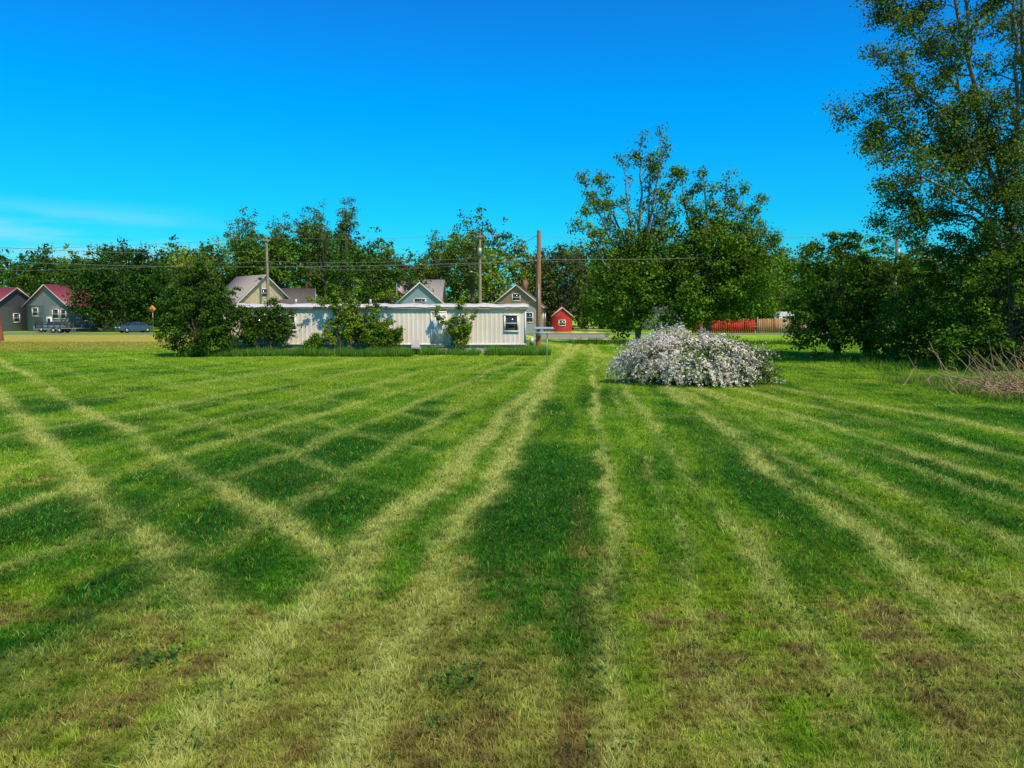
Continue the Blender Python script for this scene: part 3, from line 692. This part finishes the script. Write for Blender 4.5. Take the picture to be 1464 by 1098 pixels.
M_pb=mat('pale_blue_paint',(.32,.38,.38),.5)
pp=[(v,f,0,(.6,.6,.6)),(V,F4,1,(.6,.6,.6)),(V,F3,1,(.6,.6,.6))]
for sx in (-.52,.22):
    for sy in(-.15,.15):
        a,b=box((sx,sy,1.74),(.03,.03,.12)); pp.append((a,b,0,(.6,.6,.6)))
build('tray_and_roof',pp,[M_offw,M_pb],parent=e)

e=empty('traffic_sign',(-43.8,92.5,0))
v,f=box((0,0,1.7),(.06,.06,3.4)); build('post',[(v,f,0,(.4,.4,.4))],[M_metal],parent=e)
q=.45
V=[(0,-.06,3.2-q),(q,-.06,3.2),(0,-.06,3.2+q),(-q,-.06,3.2),(0,-.045,3.2-q),(q,-.045,3.2),(0,-.045,3.2+q),(-q,-.045,3.2)]
build('diamond_plate',[(V,[(0,1,2,3),(7,6,5,4),(0,4,5,1),(1,5,6,2),(2,6,7,3),(3,7,4,0)],0,(.5,.5,.5))],[mat('orange_sign',(.75,.22,.02),.5,.1)],parent=e)
v,f=box((0,-.075,3.2),(.1,.015,.4)); build('symbol',[(v,f,0,(.1,.1,.1))],[M_black],parent=e)

e=empty('flag_on_pole',(-16.2,107,0))
v,f=cyl((0,0,0),(0,0,7.0),.04,.03,8); build('pole_shaft',[(v,f,0,(.5,.5,.5))],[M_metal],parent=e)
st_=[]
def flagpt(s,t):
    return (.05+1.25*s*.8, -.15*math.sin(s*7), 6.9-.95*t-.75*s**1.3)
for k in range(13):
    V=[];F=[]
    for i in range(13):
        V+=[flagpt(i/12,k/13),flagpt(i/12,(k+1)/13)]
        if i: F.append((2*i-2,2*i,2*i+1,2*i-1))
    if k<7:
        st_.append((V,F[5:],k%2,(.5,.5,.5))); st_.append((V,F[:5],2,(.5,.5,.5)))
    else: st_.append((V,F,k%2,(.5,.5,.5)))
build('cloth',st_,[mat('flag_red',(.5,.03,.03)),mat('flag_white',(.75,.75,.75)),mat('flag_blue',(.02,.04,.2))],parent=e)

def fence(name,x0,x1,y,h,m,step=.3):
    e=empty(name); pp=[]; xx=x0; sec=0
    while xx<x1:
        hh=h+R.uniform(-.05,.05)+(.08 if int((xx-x0)/2.4)%2 else 0); v,f=box((xx,y+R.uniform(-.02,.02),hh/2),(step-.05,.025,hh)); pp.append((v,f,0,(.4,.4,.4))); xx+=step
    build('boards',pp,[m],parent=e); pp=[]
    for z in (.35,h-.3): v,f=box(((x0+x1)/2,y+.07,z),(x1-x0,.05,.09)); pp.append((v,f,0,(.4,.4,.4)))
    xx=x0
    while xx<=x1: v,f=box((xx,y-.1,(h+.25)/2),(.14,.12,h+.25)); pp.append((v,f,0,(.4,.4,.4))); xx+=2.4
    build('posts_and_rails',pp,[m],parent=e)
fence('red_board_fence',25.0,33.6,104.6,1.75,mat('red_fence_paint',(.50,.045,.025),.8,.45,2,spec=.1))
fence('wooden_board_fence',33.9,42.5,104.8,1.95,mat('brown_cedar',(.46,.24,.11),.9,.45,2,stretch=(3,3,.4),spec=.1))

# ---------------------------------------------------------------- vehicles
def extr(profile,y0,y1,inset=0.0,topz=None):
    n=len(profile); V=[]
    for (a,b) in profile: V.append((a,y0+(inset if topz is not None and b>topz else 0),b))
    for (a,b) in profile: V.append((a,y1-(inset if topz is not None and b>topz else 0),b))
    F4=[(i,(i+1)%n,(i+1)%n+n,i+n) for i in range(n)]
    return V,F4,[tuple(range(n-1,-1,-1)),tuple(range(n,2*n))]
def wheel(x,y,r=.33,w=.2):
    v,f=cyl((x,y-w/2,r),(x,y+w/2,r),r,r,20); v2,f2=cyl((x,y-w/2-.015,r),(x,y+w/2+.015,r),r*.55,r*.55,14)
    return [(v,f,0,(.1,.1,.1)),(v2,f2,1,(.5,.5,.5))]
def car(name,x,y,rz,paint):
    e=empty(name,(x,y,0.02),rz)
    prof=[(-2.25,.35),(-2.3,.6),(-2.2,.85),(-1.75,.98),(-.95,1.0),(1.5,1.0),(2.15,.95),(2.28,.7),(2.2,.35),(1.75,.3),(1.7,.55),(1.45,.68),(1.2,.55),(1.15,.28),(-1.05,.28),(-1.1,.55),(-1.35,.68),(-1.6,.55),(-1.7,.3)]
    V,F,caps=extr(prof,-.88,.88)
    build('body',[(V,F,0,(.5,.5,.5)),(V,[caps[0]],0,(.5,.5,.5)),(V,[caps[1]],0,(.5,.5,.5))],[paint],parent=e)
    gh=[(-1.05,.99),(-.35,1.42),(.95,1.44),(1.65,.99)]
    V,F,caps=extr(gh,-.8,.8,.16,1.2)
    build('greenhouse',[(V,F,0,(.1,.1,.1)),(V,[caps[0]],0,(.1,.1,.1)),(V,[caps[1]],0,(.1,.1,.1))],[M_glass],parent=e)
    v,f=box((.3,0,1.455),(1.35,1.3,.05)); pp=[(v,f,0,(.5,.5,.5))]
    for s in (-1,1):
        for (a,b) in [((-1.03,s*.81,1.0),(-.33,s*.66,1.44)),((.3,s*.81,1.0),(.3,s*.66,1.44)),((1.6,s*.81,1.0),(.95,s*.66,1.44))]:
            v,f=tube([a,b],[.035,.035],6); pp.append((v,f,0,(.5,.5,.5)))
    build('roof_and_pillars',pp,[paint],parent=e)
    pp=[]
    for wx in (-1.35,1.45):
        for wy in (-.8,.8): pp+=wheel(wx,wy)
    build('wheels',pp,[M_black,M_metal],parent=e)
    pp=[]
    for s in (-.6,.6): v,f=box((-2.27,s,.72),(.08,.35,.14)); pp.append((v,f,0,(.5,.5,.5)))
    for s in (-.65,.65): v,f=box((2.24,s,.78),(.08,.3,.14)); pp.append((v,f,1,(.5,.5,.5)))
    build('lights',pp,[M_white,M_red],parent=e)
car('parked_car',-52.6,105.5,math.radians(50),mat('blue_car_paint',(.07,.12,.16),.3,.1,2,metal=.4))
car('parked_car',-66.3,109.5,math.radians(15),mat('silver_car_paint',(.20,.24,.28),.3,.1,2,metal=.4))
e=empty('utility_trailer',(-62.5,104.8,0),math.radians(4)); pp=[]
v,f=box((0,0,.62),(5.6,1.9,.1)); pp.append((v,f,1,(.3,.3,.3)))
for s in (-.95,.95):
    for z in (.75,1.15,1.5): v,f=box((0,s,z),(5.6,.05,.05)); pp.append((v,f,0,(.1,.1,.1)))
    for k in range(8): v,f=box((-2.78+k*.795,s+.001,1.1),(.05,.045,.9)); pp.append((v,f,0,(.1,.1,.1)))
for k in range(9): v,f=box((-2.85,-.9+k*.225,1.35),(.04,.04,1.5)); pp.append((v,f,0,(.1,.1,.1)))
v,f=tube([(2.8,-.7,.6),(4.1,0,.55)],[.05,.05],6); pp.append((v,f,0,(.1,.1,.1)))
v,f=tube([(2.8,.7,.6),(4.1,0,.55)],[.05,.05],6); pp.append((v,f,0,(.1,.1,.1)))
v,f=tube([(3.9,0,0),(3.9,0,.9)],[.04,.04],6); pp.append((v,f,0,(.1,.1,.1)))
build('frame',pp,[M_black,M_woodg],parent=e)
pp=[]
for wx in (-.4,.4):
    for wy in (-1.08,1.08): pp+=wheel(wx,wy,.34,.2)
build('wheels',pp,[M_black,M_metal],parent=e)
e=empty('camper_trailer',(40.6,110,0)); prof_=[(-2.1,.55),(-2.3,1.2),(-2.2,2.5),(-1.8,2.95),(1.9,2.95),(2.2,2.7),(2.3,1.2),(2.1,.55)]
V,F,caps=extr(prof_,-1.1,1.1); build('shell',[(V,F,0,(.7,.7,.7)),(V,[caps[0]],0,(.7,.7,.7)),(V,[caps[1]],0,(.7,.7,.7))],[M_white],parent=e)
pp=[]
for cx in (-1.3,1.2): v,f=box((cx,-1.11,2.0),(.9,.04,.5)); pp.append((v,f,0,(.1,.1,.1)))
v,f=box((0,-1.11,1.5),(.6,.03,1.7)); pp.append((v,f,1,(.1,.1,.1)))
build('windows_and_door',pp,[M_glass,M_metal],parent=e)
pp=wheel(.1,-1.0)+wheel(.1,1.0); build('wheels',pp,[M_black,M_metal],parent=e)

e=empty('wooden_bench',(22.0,41.2,0)); pp=[]
for k in range(3): v,f=box((0,-.2+k*.17,.45),(1.5,.15,.04)); pp.append((v,f,0,(.3,.3,.3)))
for k in range(2): v,f=box((0,.26,.65+k*.2),(1.5,.04,.15)); pp.append((v,f,0,(.3,.3,.3)))
for sx in (-.65,.65):
    v,f=box((sx,-.2,.21),(.08,.08,.43)); pp.append((v,f,0,(.3,.3,.3))); v,f=box((sx,.21,.46),(.08,.06,.92)); pp.append((v,f,0,(.3,.3,.3)))
build('seat_back_and_legs',pp,[mat('bench_wood',(.32,.16,.08),.8)],parent=e)

# ---------------------------------------------------------------- light, sky
sd=unit(np.array((.42,-.62,0))); el=math.radians(52)
sdir=Vector((sd[0]*math.cos(el),sd[1]*math.cos(el),math.sin(el)))
L=bpy.data.lights.new('sun','SUN'); L.energy=5.0; L.angle=math.radians(.5); L.color=(1,.89,.68)
lo=bpy.data.objects.new('sun',L); link(lo); lo.rotation_euler=sdir.to_track_quat('Z','Y').to_euler()
w=bpy.data.worlds.new('World'); sc.world=w; w.use_nodes=True; nt=w.node_tree; bg=nt.nodes['Background']
sky=nt.nodes.new('ShaderNodeTexSky'); sky.sky_type='NISHITA'; sky.sun_disc=False; sky.sun_elevation=el; sky.sun_rotation=math.atan2(sd[0],sd[1])
sky.air_density=1.0; sky.dust_density=.3; sky.ozone_density=2.0
tc=nt.nodes.new('ShaderNodeTexCoord'); sep=nt.nodes.new('ShaderNodeSeparateXYZ'); nt.links.new(tc.outputs['Generated'],sep.inputs[0])
ramp=nt.nodes.new('ShaderNodeValToRGB'); nt.links.new(sep.outputs['Z'],ramp.inputs[0])
E=ramp.color_ramp.elements
E[0].position=0.0; E[0].color=(.09,.46,.54,1)
E[1].position=0.45; E[1].color=(.03,.38,.90,1)
q=E.new(.12); q.color=(.015,.52,.70,1)
q=E.new(.26); q.color=(.0,.54,.95,1)
mul=nt.nodes.new('ShaderNodeMix'); mul.data_type='RGBA'; mul.blend_type='MULTIPLY'; mul.inputs['Factor'].default_value=1
nt.links.new(sky.outputs[0],mul.inputs['A']); nt.links.new(ramp.outputs[0],mul.inputs['B'])
mp=nt.nodes.new('ShaderNodeMapping'); mp.inputs['Scale'].default_value=(3,3,22); nt.links.new(tc.outputs['Generated'],mp.inputs[0])
nz=nt.nodes.new('ShaderNodeTexNoise'); nz.inputs['Scale'].default_value=1.6; nz.inputs['Detail'].default_value=5; nt.links.new(mp.outputs[0],nz.inputs['Vector'])
def mrange(src,a,b,c=0,d=1):
    m=nt.nodes.new('ShaderNodeMapRange'); m.inputs[1].default_value=a;m.inputs[2].default_value=b;m.inputs[3].default_value=c;m.inputs[4].default_value=d
    m.interpolation_type='SMOOTHSTEP'; nt.links.new(src,m.inputs[0]); return m.outputs[0]
def mm(a,b):
    m=nt.nodes.new('ShaderNodeMath'); m.operation='MULTIPLY'; nt.links.new(a,m.inputs[0]); nt.links.new(b,m.inputs[1]); return m.outputs[0]
c=mm(mm(mrange(nz.outputs['Fac'],.34,.62),mrange(sep.outputs['Z'],.135,.08)),mm(mrange(sep.outputs['Z'],.02,.05),mrange(sep.outputs['X'],-.30,-.48,0,.8)))
mx=nt.nodes.new('ShaderNodeMix'); mx.data_type='RGBA'; nt.links.new(c,mx.inputs['Factor']); nt.links.new(mul.outputs['Result'],mx.inputs['A']); mx.inputs['B'].default_value=(1.7,3.5,4.2,1)
gain=nt.nodes.new('ShaderNodeVectorMath'); gain.operation='SCALE'; gain.inputs['Scale'].default_value=1.45
nt.links.new(mx.outputs['Result'],gain.inputs[0])
nt.links.new(gain.outputs[0],bg.inputs['Color']); bg.inputs['Strength'].default_value=.15

# ---------------------------------------------------------------- camera
cd=bpy.data.cameras.new('camera'); cd.sensor_width=36; cd.lens=26.56; cd.clip_end=6000; cd.clip_start=.1
co=bpy.data.objects.new('camera',cd); link(co); co.location=(0,0,2.5); co.rotation_euler=(math.radians(90-5.24),0,0)
sc.camera=co
sc.view_settings.view_transform='Standard'; sc.view_settings.look='None'; sc.view_settings.exposure=0
